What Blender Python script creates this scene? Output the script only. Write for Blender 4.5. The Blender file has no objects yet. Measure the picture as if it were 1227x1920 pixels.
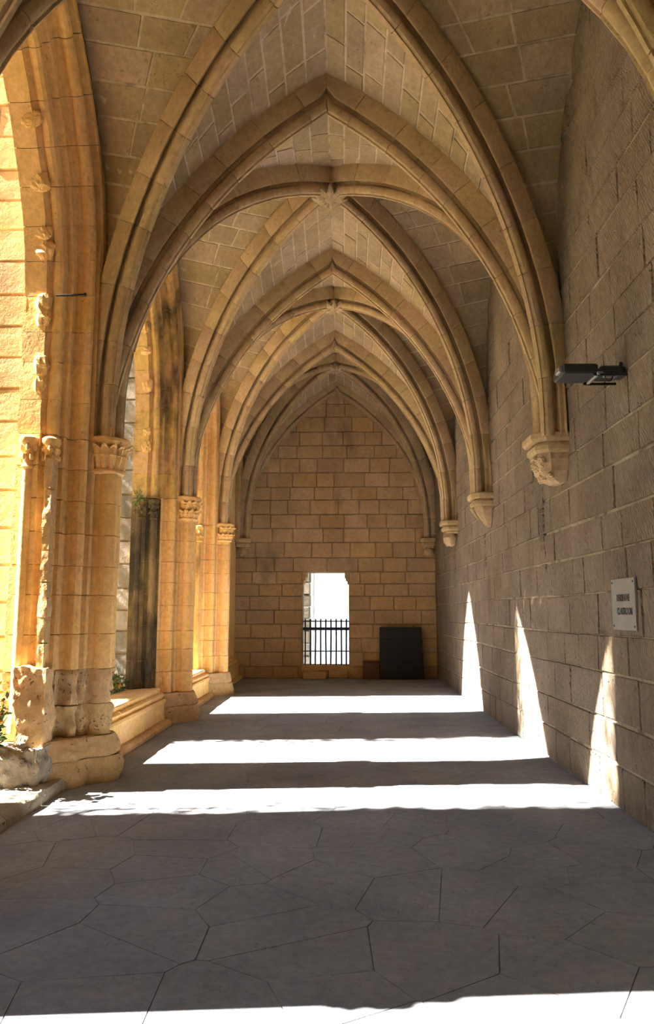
import bpy, math, random
from mathutils import Vector, Matrix, noise
random.seed(7)
S = bpy.context.scene
COL = S.collection
sin, cos, pi, sqrt, hypot = math.sin, math.cos, math.pi, math.sqrt, math.hypot
R_ = math.radians

# ------------------------------------------------------------------ camera
FPX, VPX, VPY, CAMH = 1390.0, 645.0, 1147.0, 1.6
cam_d = bpy.data.cameras.new('camera'); cam = bpy.data.objects.new('camera', cam_d); COL.objects.link(cam)
cam_d.sensor_fit = 'HORIZONTAL'; cam_d.sensor_width = 36.0; cam_d.lens = 36.0*FPX/1227.0
cam_d.clip_start = 0.05; cam_d.clip_end = 100000
pitch = math.atan((VPY-960)/FPX); yaw = math.atan((VPX-613.5)/hypot(FPX, VPY-960))
cam.location = (0, 0, CAMH); cam.rotation_euler = (pi/2+pitch, 0, yaw)
S.camera = cam

# ------------------------------------------------------------------ light and exposure
S.view_settings.view_transform = 'Standard'; S.view_settings.look = 'None'
S.view_settings.gamma = 1.0; S.view_settings.use_curve_mapping = False
S.view_settings.exposure = 0.94
SUN_EL, SUN_SLOPE = R_(45), 0.08
sun_d = bpy.data.lights.new('sun', 'SUN'); sun = bpy.data.objects.new('sun', sun_d); COL.objects.link(sun)
sun_d.energy = 40.0; sun_d.color = (1.0, 0.93, 0.83); sun_d.angle = R_(0.6)
tr = Vector((cos(SUN_EL), cos(SUN_EL)*SUN_SLOPE, -sin(SUN_EL))).normalized()
sun.rotation_euler = tr.to_track_quat('-Z', 'Y').to_euler(); sun.location = (-20, 0, 25)
W = bpy.data.worlds.new('World'); S.world = W; W.use_nodes = True
wn = W.node_tree; wn.nodes.clear()
sky = wn.nodes.new('ShaderNodeTexSky'); sky.sky_type = 'NISHITA'; sky.sun_disc = False
sky.sun_elevation = SUN_EL; sky.sun_rotation = R_(-90); sky.air_density = 1.0; sky.dust_density = 0.6; sky.ozone_density = 1.0
bg = wn.nodes.new('ShaderNodeBackground'); bg.inputs['Strength'].default_value = 0.20
wo = wn.nodes.new('ShaderNodeOutputWorld')
wn.links.new(sky.outputs[0], bg.inputs[0]); wn.links.new(bg.outputs[0], wo.inputs[0])
S.cycles.max_bounces = 6; S.cycles.diffuse_bounces = 5; S.cycles.use_adaptive_sampling = True; S.cycles.adaptive_threshold = 0.1; S.cycles.adaptive_min_samples = 12

# ------------------------------------------------------------------ materials
def new_mat(name):
    m = bpy.data.materials.new(name); m.use_nodes = True
    nt = m.node_tree; b = nt.nodes['Principled BSDF']
    return m, nt, b
def plain(name, col, rough=0.6, metal=0.0, bump=0.0, bscale=60):
    m, nt, b = new_mat(name)
    b.inputs['Base Color'].default_value = (*col, 1); b.inputs['Roughness'].default_value = rough; b.inputs['Metallic'].default_value = metal
    tc = nt.nodes.new('ShaderNodeTexCoord'); n = nt.nodes.new('ShaderNodeTexNoise'); n.inputs['Scale'].default_value = bscale
    nt.links.new(tc.outputs['Object'], n.inputs['Vector'])
    mx = nt.nodes.new('ShaderNodeMix'); mx.data_type = 'RGBA'
    mx.inputs[6].default_value = (*[c*0.8 for c in col], 1); mx.inputs[7].default_value = (*[min(1, c*1.15) for c in col], 1)
    nt.links.new(n.outputs['Fac'], mx.inputs[0]); nt.links.new(mx.outputs[2], b.inputs['Base Color'])
    if bump:
        bp = nt.nodes.new('ShaderNodeBump'); bp.inputs['Strength'].default_value = bump; bp.inputs['Distance'].default_value = 0.01
        nt.links.new(n.outputs['Fac'], bp.inputs['Height']); nt.links.new(bp.outputs[0], b.inputs['Normal'])
    return m
def stone(name, ca, cb, stain=None, stain_amt=0.0, var=0.3, bump=0.5, pits=0.5, tool=0.0, stain_scale=0.9, hue=0.02):
    m = bpy.data.materials.new(name); m.use_nodes = True; nt = m.node_tree; nt.nodes.clear(); L = nt.links; nd = nt.nodes.new
    out_n = nd('ShaderNodeOutputMaterial'); b = nd('ShaderNodeBsdfDiffuse'); b.inputs['Roughness'].default_value = 0.4; L.new(b.outputs[0], out_n.inputs[0])
    g = nd('ShaderNodeNewGeometry'); oi = nd('ShaderNodeObjectInfo')
    def nz(scale, detail=2, rough_=0.6, vec=None):
        n = nd('ShaderNodeTexNoise'); n.inputs['Scale'].default_value = scale; n.inputs['Detail'].default_value = detail
        n.inputs['Roughness'].default_value = rough_; L.new(vec or g.outputs['Position'], n.inputs['Vector']); return n
    def ramp(src, a, c, va=0.0, vc=1.0):
        r = nd('ShaderNodeMapRange'); r.inputs[1].default_value = a; r.inputs[2].default_value = c
        r.inputs[3].default_value = va; r.inputs[4].default_value = vc; L.new(src, r.inputs[0]); return r.outputs[0]
    n1 = nz(1.3, 2); n2 = nz(16, 4, 0.72)
    mx = nd('ShaderNodeMix'); mx.data_type = 'RGBA'; mx.inputs[6].default_value = (*ca, 1); mx.inputs[7].default_value = (*cb, 1)
    L.new(ramp(n1.outputs['Fac'], 0.35, 0.65), mx.inputs[0])
    hs = nd('ShaderNodeHueSaturation'); L.new(mx.outputs[2], hs.inputs['Color'])
    ad = nd('ShaderNodeMath'); ad.operation = 'MULTIPLY'
    L.new(ramp(oi.outputs['Random'], 0, 1, 1-var*0.6, 1+var*0.4), ad.inputs[0]); L.new(ramp(n2.outputs['Fac'], 0.25, 0.75, 0.78, 1.18), ad.inputs[1])
    L.new(ad.outputs[0], hs.inputs['Value'])
    fr = nd('ShaderNodeMath'); fr.operation = 'FRACT'; mu = nd('ShaderNodeMath'); mu.operation = 'MULTIPLY'; mu.inputs[1].default_value = 17.3
    L.new(oi.outputs['Random'], mu.inputs[0]); L.new(mu.outputs[0], fr.inputs[0])
    L.new(ramp(fr.outputs[0], 0, 1, 1-var*.5, 1+var*.4), hs.inputs['Saturation'])
    L.new(ramp(fr.outputs[0], 0, 1, 0.5-hue*0.5, 0.5+hue*0.5), hs.inputs['Hue'])
    out = hs.outputs[0]; hh = n2.outputs['Fac']
    if pits:
        v = nd('ShaderNodeTexVoronoi'); v.inputs['Scale'].default_value = 24
        wv = nd('ShaderNodeVectorMath'); wv.operation = 'ADD'; L.new(g.outputs['Position'], wv.inputs[0]); L.new(n1.outputs['Color'], wv.inputs[1]); L.new(wv.outputs[0], v.inputs['Vector'])
        n4 = nz(4.5, 1)
        pm = nd('ShaderNodeMath'); pm.operation = 'MULTIPLY'
        L.new(ramp(v.outputs['Distance'], 0.10, 0.28, 1, 0), pm.inputs[0]); L.new(ramp(n4.outputs['Fac'], 0.5, 0.62), pm.inputs[1])
        dk = nd('ShaderNodeMix'); dk.data_type = 'RGBA'; dk.blend_type = 'MULTIPLY'; dk.inputs[7].default_value = (0.42, 0.36, 0.30, 1)
        pf = nd('ShaderNodeMath'); pf.operation = 'MULTIPLY'; pf.inputs[1].default_value = pits; L.new(pm.outputs[0], pf.inputs[0])
        L.new(pf.outputs[0], dk.inputs[0]); L.new(out, dk.inputs[6]); out = dk.outputs[2]
        h2 = nd('ShaderNodeMath'); h2.operation = 'MULTIPLY_ADD'; h2.inputs[1].default_value = -0.7*pits
        L.new(pm.outputs[0], h2.inputs[0]); L.new(hh, h2.inputs[2]); hh = h2.outputs[0]
    if stain:
        mp = nd('ShaderNodeMapping'); mp.inputs['Scale'].default_value = (1.0, 1.0, 0.45); L.new(g.outputs['Position'], mp.inputs[0])
        ns = nz(stain_scale, 4, 0.65, mp.outputs[0])
        sm = nd('ShaderNodeMix'); sm.data_type = 'RGBA'; sm.inputs[7].default_value = (*stain, 1)
        L.new(ramp(ns.outputs['Fac'], 0.62-stain_amt*0.3, 0.80-stain_amt*0.3, 0, 0.85), sm.inputs[0]); L.new(out, sm.inputs[6]); out = sm.outputs[2]
    L.new(out, b.inputs['Color'])
    if tool:
        w = nd('ShaderNodeTexWave'); w.inputs['Scale'].default_value = 11; w.inputs['Distortion'].default_value = 7; w.inputs['Detail'].default_value = 1; w.bands_direction = 'Y'
        mp2 = nd('ShaderNodeMapping'); mp2.inputs['Rotation'].default_value = (0.5, 0, 0); L.new(g.outputs['Position'], mp2.inputs[0]); L.new(mp2.outputs[0], w.inputs['Vector'])
        h3 = nd('ShaderNodeMath'); h3.operation = 'MULTIPLY_ADD'; L.new(w.outputs['Fac'], h3.inputs[0]); h3.inputs[1].default_value = tool; L.new(hh, h3.inputs[2]); hh = h3.outputs[0]
    bp = nd('ShaderNodeBump'); bp.inputs['Strength'].default_value = bump; bp.inputs['Distance'].default_value = 0.02
    L.new(hh, bp.inputs['Height']); L.new(bp.outputs[0], b.inputs['Normal'])
    return m
M = {}
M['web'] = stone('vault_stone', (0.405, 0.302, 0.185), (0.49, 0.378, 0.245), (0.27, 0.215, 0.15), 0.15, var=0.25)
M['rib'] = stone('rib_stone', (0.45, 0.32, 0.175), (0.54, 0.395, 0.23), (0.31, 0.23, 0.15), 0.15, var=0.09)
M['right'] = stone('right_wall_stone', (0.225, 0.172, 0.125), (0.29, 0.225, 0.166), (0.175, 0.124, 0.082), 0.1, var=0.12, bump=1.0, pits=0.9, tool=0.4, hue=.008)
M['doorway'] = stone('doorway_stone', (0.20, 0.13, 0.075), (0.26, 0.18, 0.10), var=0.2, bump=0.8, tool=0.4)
M['chase'] = stone('tooled_chase_stone', (0.20, 0.155, 0.115), (0.29, 0.225, 0.165), var=0.3, bump=1.0, tool=.5)
M['end'] = stone('end_wall_stone', (0.48, 0.315, 0.16), (0.57, 0.39, 0.205), (0.24, 0.175, 0.11), 0.2, var=0.2, stain_scale=1.4, hue=.008)
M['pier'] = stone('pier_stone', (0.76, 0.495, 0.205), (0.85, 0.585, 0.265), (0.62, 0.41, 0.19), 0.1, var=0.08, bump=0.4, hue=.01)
M['rough'] = stone('eroded_stone', (0.56, 0.38, 0.19), (0.66, 0.47, 0.26), (0.38, 0.26, 0.14), 0.2, var=0.1, bump=1.0, pits=1.0)
M['pier_dark'] = stone('rain_stained_stone', (0.66, 0.42, 0.165), (0.74, 0.49, 0.21), (0.05, 0.042, 0.03), 0.42, var=0.1, stain_scale=1.6)
M['black_stain'] = stone('black_crusted_stone', (0.13, 0.10, 0.055), (0.30, 0.215, 0.11), (0.045, 0.04, 0.033), 0.5, var=0.2, bump=0.8, stain_scale=2)
M['grey'] = stone('grey_block_stone', (0.30, 0.27, 0.23), (0.40, 0.36, 0.30), (0.10, 0.10, 0.10), 0.35, var=0.4, stain_scale=2.2)
M['gold'] = stone('buff_sunlit_block_stone', (0.60, 0.42, 0.20), (0.68, 0.50, 0.27), (0.45, 0.30, 0.15), 0.1, var=0.1)  # golden buttress stone; sunlight is put into its lighter, warmer tint
M['mortar'] = stone('lime_mortar', (0.54, 0.45, 0.33), (0.64, 0.54, 0.41), (0.26, 0.20, 0.14), 0.35, var=0.0, bump=0.8, stain_scale=3, pits=0)
M['mortar_d'] = stone('dark_mortar', (0.25, 0.18, 0.11), (0.42, 0.32, 0.21), var=0.0, bump=0.8, pits=0)
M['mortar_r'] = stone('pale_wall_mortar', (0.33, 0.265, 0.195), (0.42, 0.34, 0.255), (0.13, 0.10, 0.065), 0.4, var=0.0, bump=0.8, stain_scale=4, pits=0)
M['floor'] = stone('paving_stone', (0.245, 0.258, 0.282), (0.305, 0.316, 0.335), (0.205, 0.213, 0.23), 0.25, var=0.06, bump=0.4, pits=0.35, hue=0.004)
M['joint'] = stone('paving_joint', (0.20, 0.205, 0.215), (0.25, 0.255, 0.265), var=0.0, bump=0.5, pits=0)
M['kerb'] = stone('grey_worn_kerb_stone', (0.34, 0.30, 0.24), (0.42, 0.37, 0.30), (0.24, 0.20, 0.15), 0.2, var=0.1, bump=1.0, pits=1.0)
M['soil'] = stone('courtyard_soil', (0.46, 0.39, 0.26), (0.38, 0.36, 0.20), var=0.0, bump=0.8, pits=0)
M['black'] = plain('black_board', (0.011, 0.012, 0.014), 0.75)
M['seam'] = plain('board_edge', (0.035, 0.04, 0.045), 0.6)
M['iron'] = plain('wrought_iron', (0.02, 0.022, 0.03), 0.5, 0.6)
M['lamp'] = plain('black_lamp_housing', (0.018, 0.02, 0.022), 0.45)
M['steel'] = plain('brushed_steel', (0.42, 0.42, 0.40), 0.4, 0.8)
M['plate'] = plain('grey_plastic_plate', (0.23, 0.225, 0.21), 0.45, 0, 0, 6)
M['sun_strip'] = plain('pale_sun_strip', (0.6, 0.58, 0.54), 0.8, 0, 0, 6)  # pale colour stands for sunlight on the strip outside the door
M['ink'] = plain('black_lettering', (0.02, 0.03, 0.03), 0.6)
M['wood'] = plain('red_brown_wood', (0.10, 0.035, 0.02), 0.7)
M['leaf'] = plain('leaf_green', (0.10, 0.19, 0.045), 0.6, 0, 0, 9)
M['leaf2'] = plain('dark_leaf_green', (0.04, 0.085, 0.03), 0.7, 0, 0, 9)
M['stem'] = plain('green_stem', (0.14, 0.17, 0.06), 0.7)
M['bark'] = plain('grey_bark', (0.16, 0.12, 0.085), 0.9, 0, 0.6, 20)
M['petal'] = plain('orange_petal', (0.90, 0.36, 0.02), 0.6)
M['petal2'] = plain('yellow_petal', (0.92, 0.60, 0.05), 0.6)
M['sea'] = plain('hazy_sea', (0.055, 0.070, 0.095), 0.9)

# ------------------------------------------------------------------ helpers
def thing(name, label=None, cat=None, loc=(0, 0, 0), group=None, kind=None):
    o = bpy.data.objects.new(name, None); COL.objects.link(o); o.location = loc; o.empty_display_size = 0.2
    props(o, label, cat, group, kind); return o
def props(o, label=None, cat=None, group=None, kind=None):
    if label: o['label'] = label
    if cat: o['category'] = cat
    if group: o['group'] = group
    if kind: o['kind'] = kind
def wloc(p):
    v = Vector((0, 0, 0))
    while p is not None: v += p.location; p = p.parent if not p.get('_abs') else None
    return v
WORLD = {}
def obj(name, vs, fs, mat, parent=None, smooth=False, sharp=40, label=None, cat=None, group=None, kind=None):
    """one mesh object from world-space vertices; origin at its own centre"""
    n = len(vs); c = Vector((sum(v[0] for v in vs)/n, sum(v[1] for v in vs)/n, sum(v[2] for v in vs)/n))
    me = bpy.data.meshes.new(name); me.from_pydata([(v[0]-c[0], v[1]-c[1], v[2]-c[2]) for v in vs], [], fs)
    if smooth:
        me.polygons.foreach_set('use_smooth', [True]*len(me.polygons)); me.set_sharp_from_angle(angle=R_(sharp))
    me.materials.append(M[mat] if isinstance(mat, str) else mat); me.update()
    o = bpy.data.objects.new(name, me); COL.objects.link(o); o.location = c; WORLD[o.name] = c
    if parent is not None:
        o.parent = parent
        pw = WORLD.get(parent.name) or parent.location
        o.matrix_parent_inverse = Matrix.Translation(-Vector(pw))
    props(o, label, cat, group, kind); return o
def nv(p, s, a):
    return noise.noise(Vector((p[0]*s+7.1, p[1]*s+3.3, p[2]*s+1.7)))*a
def box(x0, x1, y0, y1, z0, z1):
    v = [(x, y, z) for z in (z0, z1) for x, y in ((x0, y0), (x1, y0), (x1, y1), (x0, y1))]
    return v, [(3, 2, 1, 0), (4, 5, 6, 7), (0, 1, 5, 4), (1, 2, 6, 5), (2, 3, 7, 6), (3, 0, 4, 7)]
def cbox(x0, x1, y0, y1, z0, z1, c=0.01, j=0.0):
    """box with chamfered edges; j jitters the corners"""
    vs, fs = [], []
    rings = [(z0, c), (z0+c, 0), (z1-c, 0), (z1, c)]
    for z, i in rings:
        for k in range(8):
            px = [x0+c+i, x1-c-i, x1-i, x1-i, x1-c-i, x0+c+i, x0+i, x0+i][k]
            py = [y0+i, y0+i, y0+c+i, y1-c-i, y1-i, y1-i, y1-c-i, y0+c+i][k]
            vs.append((px+random.uniform(-j, j), py+random.uniform(-j, j), z+random.uniform(-j, j)))
    for r in range(3):
        for k in range(8): fs.append((r*8+k, r*8+(k+1) % 8, r*8+8+(k+1) % 8, r*8+8+k))
    fs += [tuple(range(7, -1, -1)), tuple(range(24, 32))]
    return vs, fs
def merge(*parts):
    vs, fs = [], []
    for v, f in parts:
        o = len(vs); vs += v; fs += [tuple(i+o for i in q) for q in f]
    return vs, fs
def tube(pts, r, n=8, cap=True):
    vs, fs = [], []
    pts = [Vector(p) for p in pts]
    for i, p in enumerate(pts):
        d = (pts[min(i+1, len(pts)-1)]-pts[max(i-1, 0)]).normalized()
        a = d.orthogonal().normalized() if abs(d.z) < 0.99 else Vector((1, 0, 0)); b = d.cross(a)
        rr = r[i] if isinstance(r, (list, tuple)) else r
        for k in range(n): vs.append(tuple(p+a*cos(2*pi*k/n)*rr+b*sin(2*pi*k/n)*rr))
    for i in range(len(pts)-1):
        for k in range(n): fs.append((i*n+k, i*n+(k+1) % n, (i+1)*n+(k+1) % n, (i+1)*n+k))
    if cap: fs += [tuple(range(n-1, -1, -1)), tuple(range((len(pts)-1)*n, len(pts)*n))]
    return vs, fs
def lathe(cx, cy, prof, n=20, a0=0, a1=2*pi, wob=0.0):
    """profile [(r,z)] about a vertical axis"""
    vs, fs = [], []; full = abs(a1-a0-2*pi) < 1e-6; m = n if full else n+1
    for r, z in prof:
        for k in range(m):
            a = a0+(a1-a0)*k/n; p = (cx+r*cos(a), cy+r*sin(a), z); w = nv(p, 14, wob) if wob else 0
            vs.append((cx+(r+w)*cos(a), cy+(r+w)*sin(a), z+w*0.5))
    for i in range(len(prof)-1):
        for k in range(n): fs.append((i*m+k, i*m+(k+1) % m, (i+1)*m+(k+1) % m, (i+1)*m+k))
    fs += [tuple(range(m-1, -1, -1)), tuple(range((len(prof)-1)*m, len(prof)*m))]
    return vs, fs
def blob(c, r, n=10, amp=0.3, s=9, sq=(1, 1, 1)):
    """rough lump of stone"""
    vs, fs = [], []
    for i in range(1, n):
        t = pi*i/n
        for k in range(2*n):
            a = pi*k/n; d = Vector((sin(t)*cos(a), sin(t)*sin(a), cos(t)))
            w = 1+noise.noise(d*1.7+Vector(c)*3)*amp+noise.noise(d*s*0.5+Vector(c))*amp*0.5
            vs.append((c[0]+d.x*r*w*sq[0], c[1]+d.y*r*w*sq[1], c[2]+d.z*r*w*sq[2]))
    m = 2*n
    for i in range(n-2):
        for k in range(m): fs.append((i*m+k, (i+1)*m+k, (i+1)*m+(k+1) % m, i*m+(k+1) % m))
    fs += [tuple(range(m)), tuple(range((n-2)*m+m-1, (n-2)*m-1, -1))]
    return vs, fs
def patch(f, u0, u1, v0, v1, nu=2, nw=2, gap=0.008, proud=0.012, depth=0.03, flip=1, rough=0.004, jit=0.006):
    """one ashlar laid on the surface f(u,v): a slightly uneven face with chamfered arrises"""
    um, vm = (u0+u1)/2, (v0+v1)/2; P = lambda a, b: Vector(f(a, b))
    lu = (P(u1, vm)-P(u0, vm)).length+1e-6; lv = (P(um, v1)-P(um, v0)).length+1e-6
    du, dv = (u1-u0)/lu, (v1-v0)/lv
    nrm = (P(um+du*0.02, vm)-P(um, vm)).cross(P(um, vm+dv*0.02)-P(um, vm)).normalized()*flip
    pr = proud+random.uniform(-0.4, 0.4)*proud
    ce = [[(random.uniform(0, jit), random.uniform(0, jit)) for _ in range(2)] for _ in range(2)]
    vs, fs = [], []
    def grid(inset, off, rg):
        g = []
        for i in range(nu+1):
            row = []
            for k in range(nw+1):
                su, sv = i/nu, k/nw
                ju = sum(ce[a][b][0]*(su if a else 1-su)*(sv if b else 1-sv) for a in (0, 1) for b in (0, 1))
                jv = sum(ce[a][b][1]*(su if a else 1-su)*(sv if b else 1-sv) for a in (0, 1) for b in (0, 1))
                gu, gv = (gap+inset+ju)*du, (gap+inset+jv)*dv
                p = P(u0+gu+(u1-u0-2*gu)*su, v0+gv+(v1-v0-2*gv)*sv)
                p = p+nrm*(off+random.uniform(-rg, rg)); row.append(len(vs)); vs.append(tuple(p))
            g.append(row)
        return g
    g = grid(0.006, pr, rough)
    ring = [g[i][0] for i in range(nu+1)]+[g[nu][k] for k in range(1, nw+1)]+[g[i][nw] for i in range(nu-1, -1, -1)]+[g[0][k] for k in range(nw-1, 0, -1)]
    for i in range(nu):
        for k in range(nw): fs.append((g[i][k], g[i+1][k], g[i+1][k+1], g[i][k+1]))
    base = len(vs)
    idx = [(i, 0) for i in range(nu+1)]+[(nu, k) for k in range(1, nw+1)]+[(i, nw) for i in range(nu-1, -1, -1)]+[(0, k) for k in range(nw-1, 0, -1)]
    for (i, k) in idx:
        su, sv = i/nu, k/nw; gu, gv = gap*du, gap*dv
        p = P(u0+gu+(u1-u0-2*gu)*su, v0+gv+(v1-v0-2*gv)*sv)-nrm*depth
        vs.append(tuple(p))
    m = len(ring)
    for k in range(m): fs.append((ring[k], base+k, base+(k+1) % m, ring[(k+1) % m]))
    if flip < 0: fs = [tuple(reversed(q)) for q in fs]
    return vs, fs
def sheet(f, nu, nw, flip=1):
    vs = [tuple(f(i/nu, k/nw)) for i in range(nu+1) for k in range(nw+1)]
    fs = [(i*(nw+1)+k, (i+1)*(nw+1)+k, (i+1)*(nw+1)+k+1, i*(nw+1)+k+1) for i in range(nu) for k in range(nw)]
    if flip < 0: fs = [tuple(reversed(q)) for q in fs]
    return vs, fs
def breaks(a, b, step, j=0.25, first=None):
    """uneven division of [a,b] into lengths of about step"""
    n = max(1, round((b-a)/step)); w = [1+random.uniform(-j, j) for _ in range(n)]
    if first is not None and n > 1: w[0] *= first
    t = sum(w); out = [a]
    for k in w: out.append(out[-1]+(b-a)*k/t)
    return out

# ------------------------------------------------------------------ layout of the gallery (metres; y runs along the walk)
XR, XC = 2.27, -0.17            # right wall face, crown of the vault
XS = -2.28                      # gallery-most face of the left piers
YP = [0.1, 3.85, 7.45, 11.35, 14.85, 18.35]   # pier / corbel lines; the last is the end wall
YL = YP[:1]+[3.62]+YP[2:]         # the left piers stand a little out of line with the corbels
ZS = 3.34
# transverse arch: two arcs of radius RT about (+-CT, ZC)
RT, CT, ZC = 4.82, 2.54, 2.9
HR = 0.36                       # depth of a rib below the web
RW = RT+HR-0.02
def web_xz(q):                  # q=0 low, q=1 crown
    t0 = math.asin((4.3-ZC)/RW); t1 = math.acos(CT/RW); t = t0+(t1-t0)*q
    return RW*cos(t)-CT, ZC+RW*sin(t)
AW = 2.32
def wall_off(z, half, z0=5.2, za=7.9, p=2.3):
    return half*max(0.0, min(1.0, (z-z0)/(za-z0)))**p
def zw_of(z): return ZS+(z-ZS)*(7.9-ZS)/(7.53-ZS)

ZD, APD = 3.6, 7.18               # diagonals: stilted to ZD, then an arc up to the boss
def diag(half):
    D = hypot(2.17, half-.17); rise = APD-ZD; c = (rise*rise-D*D)/(2*D); return D, c, D+c

# ------------------------------------------------------------------ floor
fl = thing('floor', kind='structure')
obj('bedding', *box(-2.75, 2.5, -2.6, 18.6, -0.25, -0.005), 'joint', fl)
def clip(poly, px, py, nx, ny):
    out = []
    for i in range(len(poly)):
        a, b = poly[i], poly[(i+1) % len(poly)]
        da, db = (a[0]-px)*nx+(a[1]-py)*ny, (b[0]-px)*nx+(b[1]-py)*ny
        if da <= 0: out.append(a)
        if da*db < 0: t = da/(da-db); out.append((a[0]+(b[0]-a[0])*t, a[1]+(b[1]-a[1])*t))
    return out
rs = random.Random(11); seeds = []
ys = 1.9; r_ = 0
while ys < 18.4:
    st = 0.56 if ys < 9 else 0.85
    x = -2.6+(0.3 if r_ % 2 else 0.0)
    while x < 2.6:
        seeds.append((x+rs.uniform(-.27, .27), ys+rs.uniform(-.25, .25))); x += st*rs.uniform(0.85, 1.2)
    ys += st*0.85; r_ += 1
for i, (sx, sy) in enumerate(seeds):
    poly = [(max(-2.62, sx-1), max(1.8, sy-1)), (min(2.3, sx+1), max(1.8, sy-1)), (min(2.3, sx+1), min(18.4, sy+1)), (max(-2.62, sx-1), min(18.4, sy+1))]
    if poly[0][0] >= poly[1][0] or poly[0][1] >= poly[2][1]: continue
    for k, (ox, oy) in enumerate(seeds):
        if k == i: continue
        d = hypot(ox-sx, oy-sy)
        if d < 2.0:
            nx, ny = (ox-sx)/d, (oy-sy)/d
            poly = clip(poly, (sx+ox)/2-nx*0.0013, (sy+oy)/2-ny*0.0013, nx, ny)
            if len(poly) < 3: break
    if len(poly) < 3: continue
    h = rs.uniform(-0.0008, 0.0006); cx = sum(p[0] for p in poly)/len(poly); cy = sum(p[1] for p in poly)/len(poly)
    tl = (rs.uniform(-.002, .002), rs.uniform(-.002, .002)); n = len(poly)
    top = [(cx+(p[0]-cx)*0.995, cy+(p[1]-cy)*0.995, h+(p[0]-cx)*tl[0]+(p[1]-cy)*tl[1]) for p in poly]
    low = [(p[0], p[1], -0.02) for p in poly]
    obj('flagstone', top+low, [tuple(range(n))]+[(k, n+k, n+(k+1) % n, (k+1) % n) for k in range(n)], 'floor', fl)

# ------------------------------------------------------------------ right wall
wr = thing('wall_right', loc=(XR, 6, 0), kind='structure')
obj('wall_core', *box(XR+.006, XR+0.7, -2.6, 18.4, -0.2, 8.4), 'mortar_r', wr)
def arch_z(y):
    for a, b in zip(YP[:-1], YP[1:]):
        if a <= y <= b:
            d = min(y-a, b-y)/((b-a)/2); return 5.2+2.7*d**(1/2.3)
    return 8
courses = breaks(0.0, 7.9, 0.365, 0.16)
far = []
def fR(u, v): return (XR+nv((0, u, v), 0.8, 0.006), u, v)
for ci in range(len(courses)-1):
    z0, z1 = courses[ci], courses[ci+1]
    xs = breaks(4.9, 18.36, 0.60, 0.45, random.uniform(0.4, 1))
    for a, b in zip(xs[:-1], xs[1:]):
        if z0 > arch_z((a+b)/2)+0.25: continue
        dz = 0.01*sin(a*0.9+ci)
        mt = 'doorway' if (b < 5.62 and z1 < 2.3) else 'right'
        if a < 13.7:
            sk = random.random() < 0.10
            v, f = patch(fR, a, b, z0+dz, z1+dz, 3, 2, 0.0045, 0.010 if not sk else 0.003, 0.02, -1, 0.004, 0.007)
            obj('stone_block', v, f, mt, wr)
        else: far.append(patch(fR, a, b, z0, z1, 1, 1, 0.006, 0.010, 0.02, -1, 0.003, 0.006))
for (a, b, z0, z1) in ((8.32, 8.52, 2.02, 3.02), (14.95, 15.3, 2.1, 3.0), (11.8, 11.95, 2.3, 2.95)):
    zz = breaks(z0, z1, .11, .3)
    for c0, c1 in zip(zz[:-1], zz[1:]): obj('chased_stone', *patch(fR, a, b, c0, c1, 2, 2, .004, .018, .03, -1, .008, .015), 'chase', wr)
obj('far_stone_blocks', *merge(*far), 'right', wr, kind='stuff')

# ------------------------------------------------------------------ end wall with the doorway
YE = YP[-1]; DX0, DX1, DZ0, DZ1 = -1.02, 0.13, 0.28, 2.58
we = thing('wall_end', loc=(0, YE, 0), kind='structure')
core = [box(-3.2, DX0, YE+.02, YE+0.75, -0.2, 8.4), box(DX1, XR+.7, YE+.02, YE+0.75, -0.2, 8.4), box(DX0, DX1, YE+.02, YE+0.75, DZ1, 8.4), box(DX0, DX1, YE+.02, YE+0.75, -0.2, DZ0)]
obj('wall_core', *merge(*core), 'mortar_d', we)
def fE(u, v): return (u, YE+nv((u, 3, v), 0.9, 0.006), v)
ec = [0, 0.28, 0.62, 0.96, 1.30, 1.64, 1.98, 2.28, 2.58]+breaks(2.58, 7.9, 0.365, 0.1)[1:]
for ci in range(len(ec)-1):
    z0, z1 = ec[ci], ec[ci+1]
    spans = [(-2.8, DX0), (DX1, XR)] if DZ0-.01 <= z0 < DZ1-.01 else [(-2.8, XR)]
    for s0, s1 in spans:
        if z0 > 2.5 and ci == 8: xs = breaks(s0, -1.25, 0.55)+breaks(-1.25, 0.36, 0.8)[1:]+breaks(0.36, s1, 0.55)[1:]
        else: xs = breaks(s0, s1, 0.54, 0.35, random.uniform(.5, 1.2))
        for a, b in zip(xs[:-1], xs[1:]):
            xm = min(abs(a-XC), abs(b-XC)) if (a-XC)*(b-XC) > 0 else 0
            if xm < CT+RW and z0 > ZC+sqrt(max(0.01, RW*RW-(xm+CT)**2 if xm+CT < RW else 0.01))+0.1 and z0 > 5: continue
            v, f = patch(fE, a, b, z0, z1, 2, 2, 0.006, 0.012, 0.03, 1, 0.004, 0.007); obj('stone_block', v, f, 'end', we)
# shouldered lintel: a carved corbel in each upper corner of the opening
dr = thing('door_1', loc=(DX0, YE, DZ0), kind='structure')
for sx, xx in ((1, DX0), (-1, DX1)):
    pr = [(0, 2.58), (0.105, 2.58), (0.105, 2.46), (0.075, 2.42), (0.075, 2.38), (0.035, 2.36), (0.035, 2.30), (0, 2.28)]
    n = len(pr); vs = [(xx+sx*p[0], y, p[1]) for y in (YE-.012, YE+0.7) for p in pr]
    fs = [tuple(range(n)), tuple(range(2*n-1, n-1, -1))]+[(k, (k+1) % n, n+(k+1) % n, n+k) for k in range(n)]
    obj('shoulder_stone', vs, fs, 'end', dr)
obj('threshold', *cbox(DX0-.02, DX1+.02, YE-.02, YE+.72, DZ0-.1, DZ0+.015, .012, .004), 'end', dr)

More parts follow.
